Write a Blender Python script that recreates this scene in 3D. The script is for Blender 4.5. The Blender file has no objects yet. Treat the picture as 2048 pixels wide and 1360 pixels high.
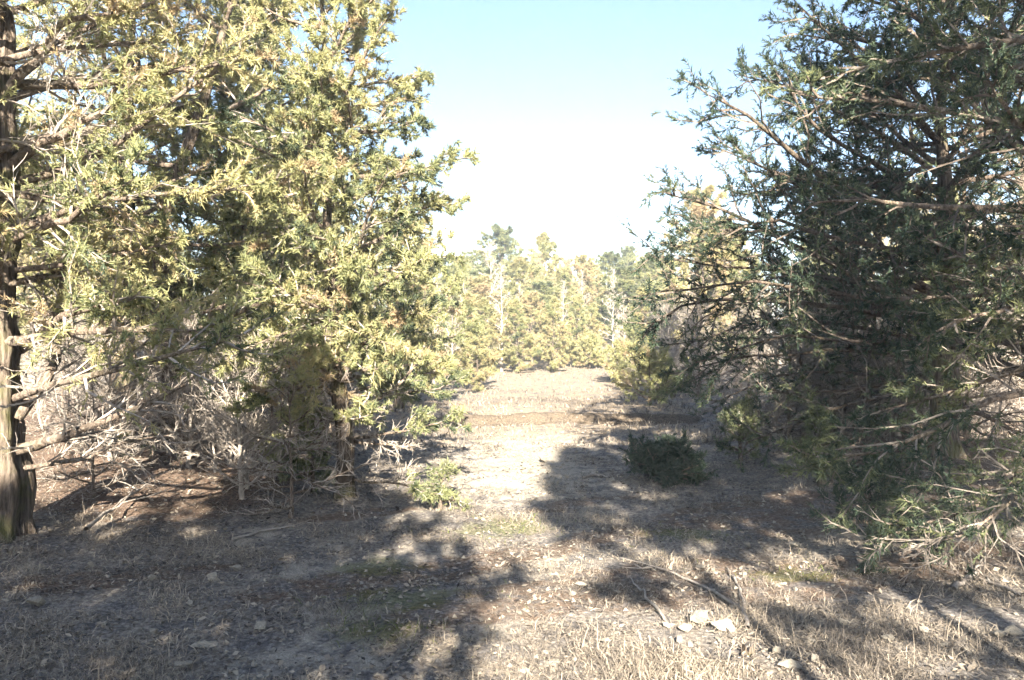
import bpy, bmesh, math
import numpy as np
from mathutils import Vector

scene = bpy.context.scene
col = scene.collection

# ------------------------------------------------------------------ camera, sky, sun, exposure
FOC = 27.0
CAM_H = 1.62
HAZE = 0.0023
FPX = 2048 * FOC / 36.0
HORIZ = 668.0                       # photograph row of the eye level
SUN_EL = math.radians(26.5)
SUN_AZ = math.radians(176.5)        # where the sun stands, clockwise from +Y: behind the viewer, a little to the right

cam_d = bpy.data.cameras.new("camera")
cam_d.lens = FOC
cam_d.sensor_width = 36.0
cam_d.clip_start = 0.05
cam_d.clip_end = 3000.0
cam = bpy.data.objects.new("camera", cam_d)
col.objects.link(cam)
cam.location = (0, 0, CAM_H)
cam.rotation_euler = (math.radians(90.0 - math.degrees(math.atan((680 - HORIZ) / FPX))), 0, 0)
scene.camera = cam

world = bpy.data.worlds.new("World")
scene.world = world
world.use_nodes = True
wn = world.node_tree
wn.nodes.clear()
w_out = wn.nodes.new("ShaderNodeOutputWorld")
w_bg = wn.nodes.new("ShaderNodeBackground")
w_sky = wn.nodes.new("ShaderNodeTexSky")
w_sky.sky_type = 'NISHITA'
w_sky.sun_disc = False
w_sky.sun_elevation = SUN_EL
w_sky.sun_rotation = SUN_AZ
w_sky.altitude = 250
w_sky.air_density = 0.9
w_sky.dust_density = 1.1
w_sky.ozone_density = 0.6
w_bg.inputs["Strength"].default_value = 0.05
wn.links.new(w_sky.outputs[0], w_bg.inputs[0])
wn.links.new(w_bg.outputs[0], w_out.inputs[0])

sun_d = bpy.data.lights.new("sun", 'SUN')
sun_d.energy = 5.0
sun_d.angle = math.radians(0.55)
sun_d.color = (1.0, 0.90, 0.74)
sun = bpy.data.objects.new("sun", sun_d)
col.objects.link(sun)
sv = Vector((math.sin(SUN_AZ) * math.cos(SUN_EL), math.cos(SUN_AZ) * math.cos(SUN_EL), math.sin(SUN_EL)))
sun.rotation_euler = sv.to_track_quat('Z', 'Y').to_euler()
sun.location = (0, -20, 30)

vs = scene.view_settings
vs.view_transform = 'Standard'
vs.look = 'None'
vs.exposure = 2.8
vs.gamma = 1.0
vs.use_curve_mapping = False
cy = scene.cycles
cy.max_bounces = 4
cy.diffuse_bounces = 2
cy.volume_bounces = 0
cy.use_adaptive_sampling = True
cy.adaptive_threshold = 0.024
cy.adaptive_min_samples = 24
cy.glossy_bounces = 1
cy.transmission_bounces = 3
cy.transparent_max_bounces = 4
cy.use_denoising = True
cy.denoiser = 'OPENIMAGEDENOISE'
cy.sample_clamp_indirect = 4.0
cy.caustics_reflective = False
cy.caustics_refractive = False

# ------------------------------------------------------------------ helpers
def nrm(v):
    return v / np.maximum(np.linalg.norm(v, axis=-1, keepdims=True), 1e-9)

def snoise(p, scale, seed=0, octs=3):
    """smooth pseudo noise, about -1..1, from sums of sines"""
    r = np.random.default_rng(seed)
    out = np.zeros(p.shape[:-1]); amp = 1.0; tot = 0.0; s = 1.0 / scale
    for _ in range(octs):
        for _ in range(3):
            k = r.normal(size=p.shape[-1]) * s * 2.2
            ph = r.uniform(0, 6.28)
            out += amp * np.sin(p @ k + ph)
        tot += amp * 1.6; amp *= 0.55; s *= 2.1
    return out / tot

def sstep(a, b, x):
    t = np.clip((x - a) / (b - a), 0, 1)
    return t * t * (3 - 2 * t)

def gz(x, y):
    """height of the ground"""
    x = np.asarray(x, float); y = np.asarray(y, float)
    p = np.stack([x, y], -1)
    near = np.exp(-((x / 30) ** 2 + ((y - 8) / 35) ** 2))
    z = 0.045 * snoise(p, 3.0, 11, 2) + 0.016 * snoise(p, 0.55, 12, 2) * near
    z = z + 0.010 * snoise(p, 0.17, 13, 2) * near
    z = z + 1.55 * sstep(14, 52, y) + 0.004 * np.maximum(y - 60, 0) ** 0.9
    z = z + 0.30 * sstep(1.5, 7.0, -x) * sstep(2, 9, y) * (1 - sstep(20, 40, y))    # left bank a little higher
    z = z + 0.10 * sstep(2.0, 6.0, x) * sstep(2, 7, y)
    wob = 0.25 * np.sin(x * 1.1 + 0.6) + 0.12 * np.sin(x * 2.9)
    led = sstep(13.9 + wob, 14.1 + wob, y) * sstep(-2.2, -1.2, x) * (1 - sstep(2.8, 4.2, x))
    z = z + 0.022 * np.sin(y * 2.6 + 0.5 * np.sin(x * 0.9)) * sstep(9, 12, y) * (1 - sstep(20, 26, y)) + 0.16 * led * (1 - sstep(14.5, 19, y))
    return z

def gz1(x, y):
    return float(gz(np.array([x]), np.array([y]))[0])

def at(px, d):
    """lateral place of a photograph column at distance d"""
    return (px - 1024.0) / FPX * d

def mesh_from(name, V, F, mat, attrs=None, smooth=False):
    V = np.asarray(V, np.float32); F = np.asarray(F, np.int32)
    me = bpy.data.meshes.new(name)
    n, k = F.shape
    me.vertices.add(len(V)); me.vertices.foreach_set("co", V.ravel())
    me.loops.add(n * k); me.loops.foreach_set("vertex_index", F.ravel())
    me.polygons.add(n)
    me.polygons.foreach_set("loop_start", np.arange(0, n * k, k, dtype=np.int32))
    me.polygons.foreach_set("loop_total", np.full(n, k, np.int32))
    me.polygons.foreach_set("use_smooth", np.full(n, smooth, bool))
    if attrs:
        for a, vals in attrs.items():
            at_ = me.attributes.new(a, 'FLOAT', 'POINT')
            at_.data.foreach_set("value", np.asarray(vals, np.float32))
    me.materials.append(mat)
    me.update(calc_edges=True)
    return me

def obj(name, me, parent=None, loc=None):
    o = bpy.data.objects.new(name, me)
    col.objects.link(o)
    if parent is not None:
        o.parent = parent
    if loc is not None:
        o.location = loc
    return o

def tag(o, label, cat, group=None, kind=None):
    if label: o["label"] = label
    if cat: o["category"] = cat
    if group: o["group"] = group
    if kind: o["kind"] = kind
    return o

def empty(name, loc):
    o = bpy.data.objects.new(name, None)
    o.empty_display_size = 0.2
    o.location = loc
    col.objects.link(o)
    return o

# ------------------------------------------------------------------ materials
def new_mat(name):
    m = bpy.data.materials.new(name)
    m.use_nodes = True
    nt = m.node_tree
    nt.nodes.clear()
    out = nt.nodes.new("ShaderNodeOutputMaterial")
    return m, nt, out

def ramp(nt, fac, stops):
    r = nt.nodes.new("ShaderNodeValToRGB")
    e = r.color_ramp.elements
    while len(e) < len(stops):
        e.new(0.5)
    for i, (p, c) in enumerate(stops):
        e[i].position = p
        e[i].color = (*c, 1)
    nt.links.new(fac, r.inputs[0])
    return r.outputs[0]

def noise(nt, vec, scale, detail=3, rough=0.55):
    n = nt.nodes.new("ShaderNodeTexNoise")
    n.inputs["Scale"].default_value = scale
    n.inputs["Detail"].default_value = detail
    n.inputs["Roughness"].default_value = rough
    if vec is not None:
        nt.links.new(vec, n.inputs["Vector"])
    return n.outputs[0]

def mixc(nt, fac, a, b):
    m = nt.nodes.new("ShaderNodeMix")
    m.data_type = 'RGBA'
    for s, v in ((0, fac), (6, a), (7, b)):
        if isinstance(v, (int, float)):
            m.inputs[s].default_value = v
        elif isinstance(v, tuple):
            m.inputs[s].default_value = (*v, 1)
        else:
            nt.links.new(v, m.inputs[s])
    return m.outputs[2]

def attr(nt, name):
    a = nt.nodes.new("ShaderNodeAttribute")
    a.attribute_name = name
    return a.outputs["Fac"]

def leaf_mat(name, stops, transl=0.3):
    m, nt, out = new_mat(name)
    c = ramp(nt, attr(nt, "tint"), stops)
    d = nt.nodes.new("ShaderNodeBsdfDiffuse")
    t = nt.nodes.new("ShaderNodeBsdfTranslucent")
    mx = nt.nodes.new("ShaderNodeMixShader")
    mx.inputs[0].default_value = transl
    nt.links.new(c, d.inputs[0]); nt.links.new(c, t.inputs[0])
    nt.links.new(d.outputs[0], mx.inputs[1]); nt.links.new(t.outputs[0], mx.inputs[2])
    nt.links.new(mx.outputs[0], out.inputs[0])
    return m

M = {}
M['leaf'] = leaf_mat("cedar_foliage", [(0.0, (0.028, 0.050, 0.044)), (0.3, (0.080, 0.108, 0.072)),  # dark blue-green stops paint in shade, pale olive ones sunlight; bronze is winter colour
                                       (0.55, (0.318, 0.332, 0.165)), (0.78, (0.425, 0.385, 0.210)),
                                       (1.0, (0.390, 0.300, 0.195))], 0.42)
M['grass'] = leaf_mat("dry_grass_blades", [(0.0, (0.066, 0.057, 0.053)), (0.35, (0.165, 0.146, 0.128)),
                                           (0.7, (0.285, 0.243, 0.195)), (0.93, (0.42, 0.365, 0.29)),
                                           (1.0, (0.13, 0.15, 0.05))], 0.15)

def bark_mat(name, dark, light, moss=0.0, stretch=0.12, scale=26):
    m, nt, out = new_mat(name)
    tc = nt.nodes.new("ShaderNodeTexCoord")
    mp = nt.nodes.new("ShaderNodeMapping")
    mp.inputs["Scale"].default_value = (1, 1, stretch)
    nt.links.new(tc.outputs["Object"], mp.inputs[0])
    n1 = noise(nt, mp.outputs[0], scale, 5, 0.65)
    n2 = noise(nt, tc.outputs["Object"], 3.1, 3)
    c = ramp(nt, n1, [(0.34, dark), (0.52, tuple((a + b) / 2 for a, b in zip(dark, light))), (0.66, light)])
    if moss:
        mf = ramp(nt, n2, [(0.5, (0, 0, 0)), (0.62, (moss, moss, moss))])
        c = mixc(nt, mf, c, (0.10, 0.11, 0.035))
    p = nt.nodes.new("ShaderNodeBsdfPrincipled")
    p.inputs["Roughness"].default_value = 0.9
    p.inputs["Specular IOR Level"].default_value = 0.15
    b = nt.nodes.new("ShaderNodeBump")
    b.inputs["Strength"].default_value = 0.9
    b.inputs["Distance"].default_value = 0.05
    nt.links.new(n1, b.inputs["Height"])
    nt.links.new(c, p.inputs["Base Color"])
    nt.links.new(b.outputs[0], p.inputs["Normal"])
    nt.links.new(p.outputs[0], out.inputs[0])
    return m

M['bark'] = bark_mat("cedar_bark", (0.035, 0.027, 0.021), (0.20, 0.162, 0.132), 0.5, 0.09, 34)
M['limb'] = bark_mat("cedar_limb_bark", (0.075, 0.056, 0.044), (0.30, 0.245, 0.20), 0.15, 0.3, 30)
M['limb_dark'] = bark_mat("shaded_limb_bark", (0.045, 0.034, 0.028), (0.17, 0.135, 0.11), 0.1, 0.3, 30)  # darker limb bark; shade on the right cedar is put into the colour
M['twig_dark'] = bark_mat("shaded_twig_wood", (0.07, 0.055, 0.045), (0.20, 0.17, 0.145), 0.0, 1.0, 6)  # twig wood darkened in colour for the shaded right cedars and juniper mound
M['twig_mid'] = bark_mat("half_lit_twig_wood", (0.12, 0.10, 0.085), (0.34, 0.30, 0.26), 0.0, 1.0, 6)  # in-between tone; sunlit pallor of the right-edge limbs painted in
M['twig'] = bark_mat("dead_twig_wood", (0.20, 0.17, 0.145), (0.44, 0.40, 0.36), 0.0, 1.0, 6)
M['snag'] = bark_mat("weathered_snag_wood", (0.24, 0.21, 0.185), (0.46, 0.42, 0.37), 0.0, 0.5, 9)

def stone_mat(name, a, b, lichen):
    m, nt, out = new_mat(name)
    tc = nt.nodes.new("ShaderNodeTexCoord")
    oi = nt.nodes.new("ShaderNodeObjectInfo")
    n1 = noise(nt, tc.outputs["Object"], 9.0, 6, 0.65)
    n2 = noise(nt, tc.outputs["Object"], 38.0, 4, 0.7)
    c = ramp(nt, n1, [(0.30, a), (0.68, b)])
    lf = ramp(nt, n2, [(0.56, (0, 0, 0)), (0.70, (lichen, lichen, lichen))])
    c = mixc(nt, lf, c, (0.16, 0.14, 0.11))
    hs = nt.nodes.new("ShaderNodeHueSaturation")
    mr = nt.nodes.new("ShaderNodeMapRange")
    mr.inputs[3].default_value = 0.72; mr.inputs[4].default_value = 1.12
    nt.links.new(oi.outputs["Random"], mr.inputs[0])
    nt.links.new(mr.outputs[0], hs.inputs["Value"])
    nt.links.new(c, hs.inputs["Color"])
    p = nt.nodes.new("ShaderNodeBsdfPrincipled")
    p.inputs["Roughness"].default_value = 0.92
    p.inputs["Specular IOR Level"].default_value = 0.2
    bp = nt.nodes.new("ShaderNodeBump")
    bp.inputs["Strength"].default_value = 0.6
    bp.inputs["Distance"].default_value = 0.015
    nt.links.new(n2, bp.inputs["Height"])
    nt.links.new(hs.outputs[0], p.inputs["Base Color"])
    nt.links.new(bp.outputs[0], p.inputs["Normal"])
    nt.links.new(p.outputs[0], out.inputs[0])
    return m

M['stone'] = stone_mat("pale_limestone", (0.20, 0.178, 0.148), (0.42, 0.385, 0.325), 0.8)

def ground_mat():
    m, nt, out = new_mat("glade_ground")
    tc = nt.nodes.new("ShaderNodeTexCoord")
    v = tc.outputs["Object"]
    big = noise(nt, v, 0.9, 4, 0.6)
    mid = noise(nt, v, 5.0, 5, 0.65)
    fine = noise(nt, v, 34.0, 5, 0.7)
    vfine = noise(nt, v, 120.0, 3, 0.7)
    dirt = ramp(nt, fine, [(0.32, (0.058, 0.053, 0.054)), (0.50, (0.142, 0.133, 0.131)), (0.66, (0.29, 0.268, 0.250))])
    thatch = ramp(nt, fine, [(0.30, (0.10, 0.086, 0.074)), (0.5, (0.235, 0.208, 0.180)), (0.68, (0.43, 0.39, 0.335))])
    c = mixc(nt, ramp(nt, mid, [(0.40, (0, 0, 0)), (0.60, (1, 1, 1))]), dirt, thatch)
    grav = ramp(nt, vfine, [(0.32, (0.20, 0.17, 0.135)), (0.55, (0.44, 0.40, 0.34)), (0.72, (0.62, 0.58, 0.51))])
    def msk(name, amt=1.0, nz=mid):
        mu = nt.nodes.new("ShaderNodeMath"); mu.operation = 'MULTIPLY_ADD'
        nt.links.new(nz, mu.inputs[0]); mu.inputs[1].default_value = 1.6; mu.inputs[2].default_value = -0.8
        ad = nt.nodes.new("ShaderNodeMath"); ad.operation = 'ADD'
        nt.links.new(attr(nt, name), ad.inputs[0]); nt.links.new(mu.outputs[0], ad.inputs[1])
        sm = nt.nodes.new("ShaderNodeMapRange"); sm.interpolation_type = 'SMOOTHSTEP'
        sm.inputs[1].default_value = 0.35; sm.inputs[2].default_value = 0.75; sm.inputs[4].default_value = amt
        nt.links.new(ad.outputs[0], sm.inputs[0])
        return sm.outputs[0]
    c = mixc(nt, msk("gravel", 0.85), c, grav)
    straw = ramp(nt, fine, [(0.32, (0.17, 0.125, 0.085)), (0.52, (0.30, 0.235, 0.165)), (0.68, (0.42, 0.345, 0.255))])
    c = mixc(nt, msk("straw", 0.8), c, straw)
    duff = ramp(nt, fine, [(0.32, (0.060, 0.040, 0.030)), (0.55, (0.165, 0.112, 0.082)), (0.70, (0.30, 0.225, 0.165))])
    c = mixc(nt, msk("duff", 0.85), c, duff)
    moss = ramp(nt, fine, [(0.35, (0.05, 0.06, 0.018)), (0.62, (0.15, 0.17, 0.04))])
    c = mixc(nt, msk("moss", 0.5), c, moss)
    soil = ramp(nt, fine, [(0.35, (0.050, 0.040, 0.031)), (0.65, (0.15, 0.118, 0.088))])
    c = mixc(nt, msk("soil", 0.9), c, soil)
    p = nt.nodes.new("ShaderNodeBsdfPrincipled")
    p.inputs["Roughness"].default_value = 0.95
    p.inputs["Specular IOR Level"].default_value = 0.1
    b1 = nt.nodes.new("ShaderNodeBump")
    b1.inputs["Strength"].default_value = 0.8; b1.inputs["Distance"].default_value = 0.03
    nt.links.new(fine, b1.inputs["Height"])
    b2 = nt.nodes.new("ShaderNodeBump")
    b2.inputs["Strength"].default_value = 0.6; b2.inputs["Distance"].default_value = 0.01
    nt.links.new(vfine, b2.inputs["Height"]); nt.links.new(b1.outputs[0], b2.inputs["Normal"])
    nt.links.new(c, p.inputs["Base Color"])
    nt.links.new(b2.outputs[0], p.inputs["Normal"])
    nt.links.new(p.outputs[0], out.inputs[0])
    return m
M['ground'] = ground_mat()

# ------------------------------------------------------------------ ground
def spread(a, b, step, far, growth=1.13):
    core = np.arange(a, b + step * 0.5, step)
    lo, hi = [], []
    s, p = step, a
    while p > -far:
        s *= growth; p -= s; lo.append(p)
    s, p = step, b
    while p < far:
        s *= growth; p += s; hi.append(p)
    return np.array(lo[::-1] + list(core) + hi)

def path_x(y):
    return 0.15 + 0.012 * (y - 4) + 0.02 * np.maximum(y - 10, 0)

def masks(x, y):
    p = np.stack([x, y], -1)
    gr = np.exp(-((x - path_x(y)) / (0.75 + 0.05 * y)) ** 2) * sstep(5.5, 9, y) * (0.8 - 0.45 * sstep(12, 15, y))
    gr = np.maximum(gr, 0.55 * sstep(8.5, 10, y) * (1 - sstep(12.6, 13.8, y)) * np.exp(-((x - 0.3) / 2.2) ** 2))
    gr = np.maximum(gr, 0.25 * sstep(21, 30, y) * np.exp(-((x - 2.5) / 4.5) ** 2))
    gr = np.maximum(gr, 0.5 * sstep(0.2, 0.5, snoise(p, 1.1, 31, 2)) * (1 - sstep(7, 10, y)))
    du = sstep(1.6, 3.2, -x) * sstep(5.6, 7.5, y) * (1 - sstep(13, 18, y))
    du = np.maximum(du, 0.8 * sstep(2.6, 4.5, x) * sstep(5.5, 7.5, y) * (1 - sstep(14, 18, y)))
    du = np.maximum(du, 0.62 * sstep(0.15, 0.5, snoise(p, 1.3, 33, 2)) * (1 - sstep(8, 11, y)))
    mo = np.zeros_like(x)
    for mx, my, r in ((-0.95, 5.45, .38), (-.66, 4.75, .45), (-0.1, 6.6, .5), (-.75, 4.2, .35), (1.4, 6.2, .4), (1.9, 5.2, .35)):
        mo = np.maximum(mo, np.exp(-((x - mx) ** 2 + ((y - my) / 0.7) ** 2) / r ** 2))
    wob = 0.25 * np.sin(x * 1.1 + 0.6) + 0.12 * np.sin(x * 2.9)
    so = np.exp(-((y - 14.02 - wob) / 0.2) ** 2) * (1.25 + 0.3 * snoise(p, 0.9, 36, 2)) * sstep(-2.2, -1.0, x) * (1 - sstep(2.8, 4.2, x))
    so = np.maximum(so, 0.5 * np.exp(-((y - 17.5 - wob) / 2.0) ** 2) * np.exp(-((x - 0.6) / 3) ** 2))
    st = 0.62 * sstep(10.5, 12.5, y) * np.exp(-((x - 0.8) / 7.0) ** 2)
    return gr, du, mo * 0.9, so, st

xs = spread(-7.0, 7.0, 0.075, 900)
ys = spread(2.4, 15.5, 0.075, 1500)
gx, gy = np.meshgrid(xs, ys)
gzz = gz(gx, gy)
V = np.stack([gx, gy, gzz], -1).reshape(-1, 3)
nx, ny = len(xs), len(ys)
idx = np.arange(nx * ny).reshape(ny, nx)
F = np.stack([idx[:-1, :-1], idx[:-1, 1:], idx[1:, 1:], idx[1:, :-1]], -1).reshape(-1, 4)
gr, du, mo, so, stw = masks(V[:, 0], V[:, 1])
g = obj("ground", mesh_from("ground", V, F, M['ground'], dict(gravel=gr, duff=du, moss=mo, soil=so, straw=stw), True))
g["kind"] = "structure"
g["label"] = "stony glade floor of dry thatch, bare soil and limestone gravel"

# ------------------------------------------------------------------ branching
def grow(P, D, L, K, up, jit, r):
    N = len(P)
    pts = np.empty((N, K, 3)); pts[:, 0] = P
    d = nrm(D); step = (L / (K - 1))[:, None]
    upv = np.zeros((N, 3)); upv[:, 2] = up
    for k in range(1, K):
        d = nrm(d + upv / (K - 1) + r.normal(size=(N, 3)) * jit)
        P = P + d * step
        pts[:, k] = P
    return pts

def sample(pts, idx, t):
    K = pts.shape[1]
    f = np.clip(t, 0, 0.9999) * (K - 1)
    k = f.astype(int); w = (f - k)[:, None]
    a = pts[idx, k]; b = pts[idx, k + 1]
    return a * (1 - w) + b * w, nrm(b - a)

def side_dirs(T, ang, roll):
    ref = np.zeros_like(T); ref[:, 2] = 1
    near = np.abs(T[:, 2]) > 0.95
    ref[near] = (1, 0, 0)
    B = nrm(np.cross(T, ref)); Nn = np.cross(B, T)
    s = B * np.cos(roll)[:, None] + Nn * np.sin(roll)[:, None]
    return T * np.cos(ang)[:, None] + s * np.sin(ang)[:, None]

def tubes(pts, rad, S):
    """N curves of K points with radii -> verts, quads"""
    N, K, _ = pts.shape
    T = np.empty_like(pts)
    T[:, 1:-1] = pts[:, 2:] - pts[:, :-2]
    T[:, 0] = pts[:, 1] - pts[:, 0]; T[:, -1] = pts[:, -1] - pts[:, -2]
    T = nrm(T)
    ref = np.zeros_like(T); mean = nrm(T.mean(axis=1))
    ref[:] = np.where(np.abs(mean[:, None, 2:3]) > 0.8, np.array([1.0, 0.1, 0]), np.array([0.05, 0.0, 1.0]))
    B = nrm(np.cross(T, ref)); Nn = np.cross(B, T)
    a = np.arange(S) * 2 * np.pi / S
    ring = B[:, :, None] * np.cos(a)[None, None, :, None] + Nn[:, :, None] * np.sin(a)[None, None, :, None]
    Vv = pts[:, :, None] + ring * rad[:, :, None, None]
    i = np.arange(N * K * S).reshape(N, K, S)
    j = np.roll(i, -1, axis=2)
    Fq = np.stack([i[:, :-1], j[:, :-1], j[:, 1:], i[:, 1:]], -1).reshape(-1, 4)
    return Vv.reshape(-1, 3), Fq

def trunk_mesh(pts, rad, S, seed, flute=0.17, flare=0.5):
    r = np.random.default_rng(seed)
    K = len(pts)
    Vv, Fq = tubes(pts[None], rad[None], S)
    Vv = Vv.reshape(K, S, 3)
    th = np.arange(S) * 2 * np.pi / S
    arc = np.concatenate([[0], np.cumsum(np.linalg.norm(np.diff(pts, axis=0), axis=1))])
    p1, p2, p3 = r.uniform(0, 6.28, 3)
    tw = arc[:, None] * 0.7
    mod = 1 + flute * np.sin(3 * th[None] + p1 + tw) + flute * 0.6 * np.sin(5 * th[None] + p2 - tw * 0.6) \
        + flute * 0.35 * np.sin(9 * th[None] + p3 + tw * 2) + r.normal(size=(K, S)) * 0.025
    if S >= 24:                                             # shaggy strips of bark running up the trunk
        ridge = r.normal(size=(1, S)) + 0.5 * np.cumsum(r.normal(size=(K, S)) * 0.45, axis=0)
        ridge -= ridge.mean(axis=1, keepdims=True)
        mod = mod + 0.045 * np.tanh(ridge)
    fl = 1 + flare * np.exp(-arc / 0.16)[:, None] * (0.7 + 0.6 * np.maximum(0, np.sin(4 * th[None] + p2)))
    Vv = pts[:, None] + (Vv - pts[:, None]) * (mod * fl)[..., None]
    return Vv.reshape(-1, 3), Fq

PROF = {
    'cone':  ([0, .15, .5, .8, 1], [.75, 1, .78, .42, .12]),
    'wide':  ([0, .2, .45, .75, 1], [.8, 1, .95, .65, .2]),
    'col':   ([0, .2, .6, .85, 1], [.6, .9, 1, .7, .2]),
    'bush':  ([0, .3, .6, 1], [1, 1, .8, .3]),
}

def build_tree(seed, H, R, tr, zc=0.5, nl=50, nb=12, nt=8, blades=14, blen=0.045, bwid=0.009,
               thr=0.35, tint=0.55, tvar=0.16, prof='cone', lean=(0, 0), e0=0.05, e1=0.95, curl=0.35,
               limb_r=0.16, dead_z=0.0, foliage=1.0, extra=None, sides=12, az_bias=None, stems=None,
               split_limbs=True, barkm='bark', limbm='limb', twigm='twig', branch_len=0.42, gap=0.25, jit=0.10,
               twig_len=0.17, twig_keep=1.0, tube_l3=True, limb_k=9, main_p=0.5):
    """returns a dict of meshes in coordinates of the trunk's foot"""
    r = np.random.default_rng(seed)
    K = 26 if sides < 24 else 70
    u = np.linspace(0, 1, K)
    wander = np.cumsum(r.normal(size=(K, 2)) * 0.010 * H / 3 * (26 / K) ** 0.5, axis=0)
    tp = np.stack([lean[0] * u * H + wander[:, 0], lean[1] * u * H + wander[:, 1], -0.08 + u * (H + 0.08)], -1)
    trad = tr * (1 - u) ** 1.4 + 0.006
    out = {'trunks': [], 'limbs': []}
    out['trunks'].append(mesh_from("trunk", *trunk_mesh(tp, trad, sides, seed), M[barkm], None, True))
    allstems = [(tp, trad)]
    for st in (stems or []):                      # further stems rising from the base or a fork: list of points, radius
        sp = np.array(st[0], float)
        tt = np.linspace(0, 1, len(sp)); uu = np.linspace(0, 1, 18)
        sp = np.stack([np.interp(uu, tt, sp[:, k]) for k in range(3)], -1)
        sp[1:] += np.cumsum(r.normal(size=(17, 3)) * 0.014, axis=0)
        sr = st[1] * (1 - uu) ** 0.8 + 0.008
        out['trunks'].append(mesh_from("trunk", *trunk_mesh(sp, sr, sides, seed + 5, 0.10, 0.0), M[barkm], None, True))
        allstems.append((sp, sr))
    # limbs
    z = zc + (H * 0.985 - zc) * (np.arange(nl) + r.uniform(0, 1, nl)) / nl
    uu = (z - zc) / (H - zc)
    az = np.arange(nl) * 2.39996 + r.normal(size=nl) * 0.5
    if az_bias is not None:
        az = az + az_bias[1] * np.sin(az_bias[0] - az)
    which = np.zeros(nl, int) if len(allstems) == 1 else r.choice(len(allstems), nl, p=[main_p] + [(1 - main_p) / (len(allstems) - 1)] * (len(allstems) - 1))
    P = np.empty((nl, 3)); pr = np.empty(nl)
    for i in range(nl):
        sp, sr = allstems[which[i]]
        zz = min(max(z[i], sp[0, 2] + 0.05), sp[-1, 2] - 0.02)
        for k in range(3):
            P[i, k] = np.interp(zz, sp[:, 2], sp[:, k])
        pr[i] = np.interp(zz, sp[:, 2], sr)
    px, pv = PROF[prof]
    L = R * np.interp(uu, px, pv) * r.uniform(0.72, 1.12, nl)
    el = e0 + (e1 - e0) * uu ** 1.2 + r.normal(size=nl) * 0.14
    D = np.stack([np.cos(az) * np.cos(el), np.sin(az) * np.cos(el), np.sin(el)], -1)
    limbs = grow(P, D, L, limb_k, curl * (1 - 0.6 * uu) + r.normal(size=nl) * 0.2, jit, r)
    lr0 = np.minimum(pr * 0.7, limb_r * tr * (0.5 + L / R) + 0.004)
    if extra:
        ex = []; er = []
        for pts_, rad_ in extra:
            sp = np.array(pts_, float)
            tt = np.linspace(0, 1, len(sp)); tu = np.linspace(0, 1, limb_k)
            sp = np.stack([np.interp(tu, tt, sp[:, k]) for k in range(3)], -1)
            sp[1:] += np.cumsum(r.normal(size=(limb_k - 1, 3)) * 0.018, axis=0)
            ex.append(sp); er.append(rad_)
        limbs = np.concatenate([limbs, np.array(ex)]); lr0 = np.concatenate([lr0, er])
        L = np.concatenate([L, np.linalg.norm(np.diff(np.array(ex), axis=1), axis=2).sum(1)])
    # tops of the stems carry branches too
    for sp, sr in (allstems if main_p > 0 else allstems[1:]):
        top = sp[-max(4, len(sp) // 5):]
        tt = np.linspace(0, 1, len(top)); tu = np.linspace(0, 1, limb_k)
        top = np.stack([np.interp(tu, tt, top[:, k]) for k in range(3)], -1)
        limbs = np.concatenate([limbs, top[None]]); lr0 = np.concatenate([lr0, [sr[-len(top)] * 0.6]])
        L = np.concatenate([L, [np.linalg.norm(top[-1] - top[0])]])
    NL = len(limbs)
    tk = np.linspace(0, 1, limb_k)
    lrad = lr0[:, None] * (1 - tk[None]) ** 0.75 + 0.0035
    if split_limbs:
        for i in range(NL):
            out['limbs'].append(mesh_from("limb", *tubes(limbs[i:i + 1], lrad[i:i + 1], 6), M[limbm], None, True))
    else:
        out['limbs'].append(mesh_from("branches", *tubes(limbs, lrad, 4), M[limbm], None, True))
    # branches
    cnt = np.clip(np.round(nb * (0.35 + 0.65 * L / max(np.median(L), 1e-3))), nb * 0.5, nb * 3.0).astype(int)
    li = np.repeat(np.arange(NL), cnt)
    within = np.arange(len(li)) - np.repeat(np.cumsum(cnt) - cnt, cnt)
    t = 0.10 + 0.90 * (within + r.uniform(0, 1, len(li))) / cnt[li]
    Pb, Tb = sample(limbs, li, t)
    sgn = np.where(within % 2 == 0, 0, np.pi)
    roll = sgn + r.normal(size=len(li)) * 0.75
    ang = r.uniform(0.55, 1.05, len(li)) * (1 - 0.35 * t)
    Lb = L[li] * branch_len * (1.12 - 0.8 * t) * r.uniform(0.5, 1.25, len(li))
    Lb = np.clip(Lb, 0.10, 1.4)
    br = grow(Pb, side_dirs(Tb, ang, roll), Lb, 5, r.normal(size=len(li)) * 0.4 + 0.02, 0.25, r)
    br_r = (lr0[li] * 0.34)[:, None] * (1 - np.linspace(0, 1, 5)[None]) ** 0.7 + 0.0022
    br_r = np.minimum(br_r, 0.012 * (1 - np.linspace(0, 1, 5)[None]) + 0.0022)
    # twigs
    ti = np.repeat(np.arange(len(br)), nt)
    t3 = (np.tile(np.arange(nt), len(br)) + r.uniform(0, 1, len(ti))) / nt
    t3 = 0.1 + 0.9 * t3
    P3, T3 = sample(br, ti, t3)
    ang3 = r.uniform(0.35, 0.95, len(ti)) * (1 - 0.4 * t3)
    L3 = twig_len * r.uniform(0.55, 1.35, len(ti)) * np.clip(Lb[ti] / 0.45, 0.55, 1.25)
    tw = grow(P3, side_dirs(T3, ang3, r.uniform(0, 6.283, len(ti))), L3, 4, r.normal(size=len(ti)) * 0.4 + 0.05, 0.2, r)
    # which twigs are alive
    axis = np.stack([np.interp(P3[:, 2], tp[:, 2], tp[:, 0]), np.interp(P3[:, 2], tp[:, 2], tp[:, 1])], -1)
    rad_ = np.linalg.norm(P3[:, :2] - axis, axis=1)
    uz = np.clip((P3[:, 2] - zc) / (H - zc), 0, 1)
    rel = rad_ / (R * np.interp(uz, px, pv))
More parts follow.
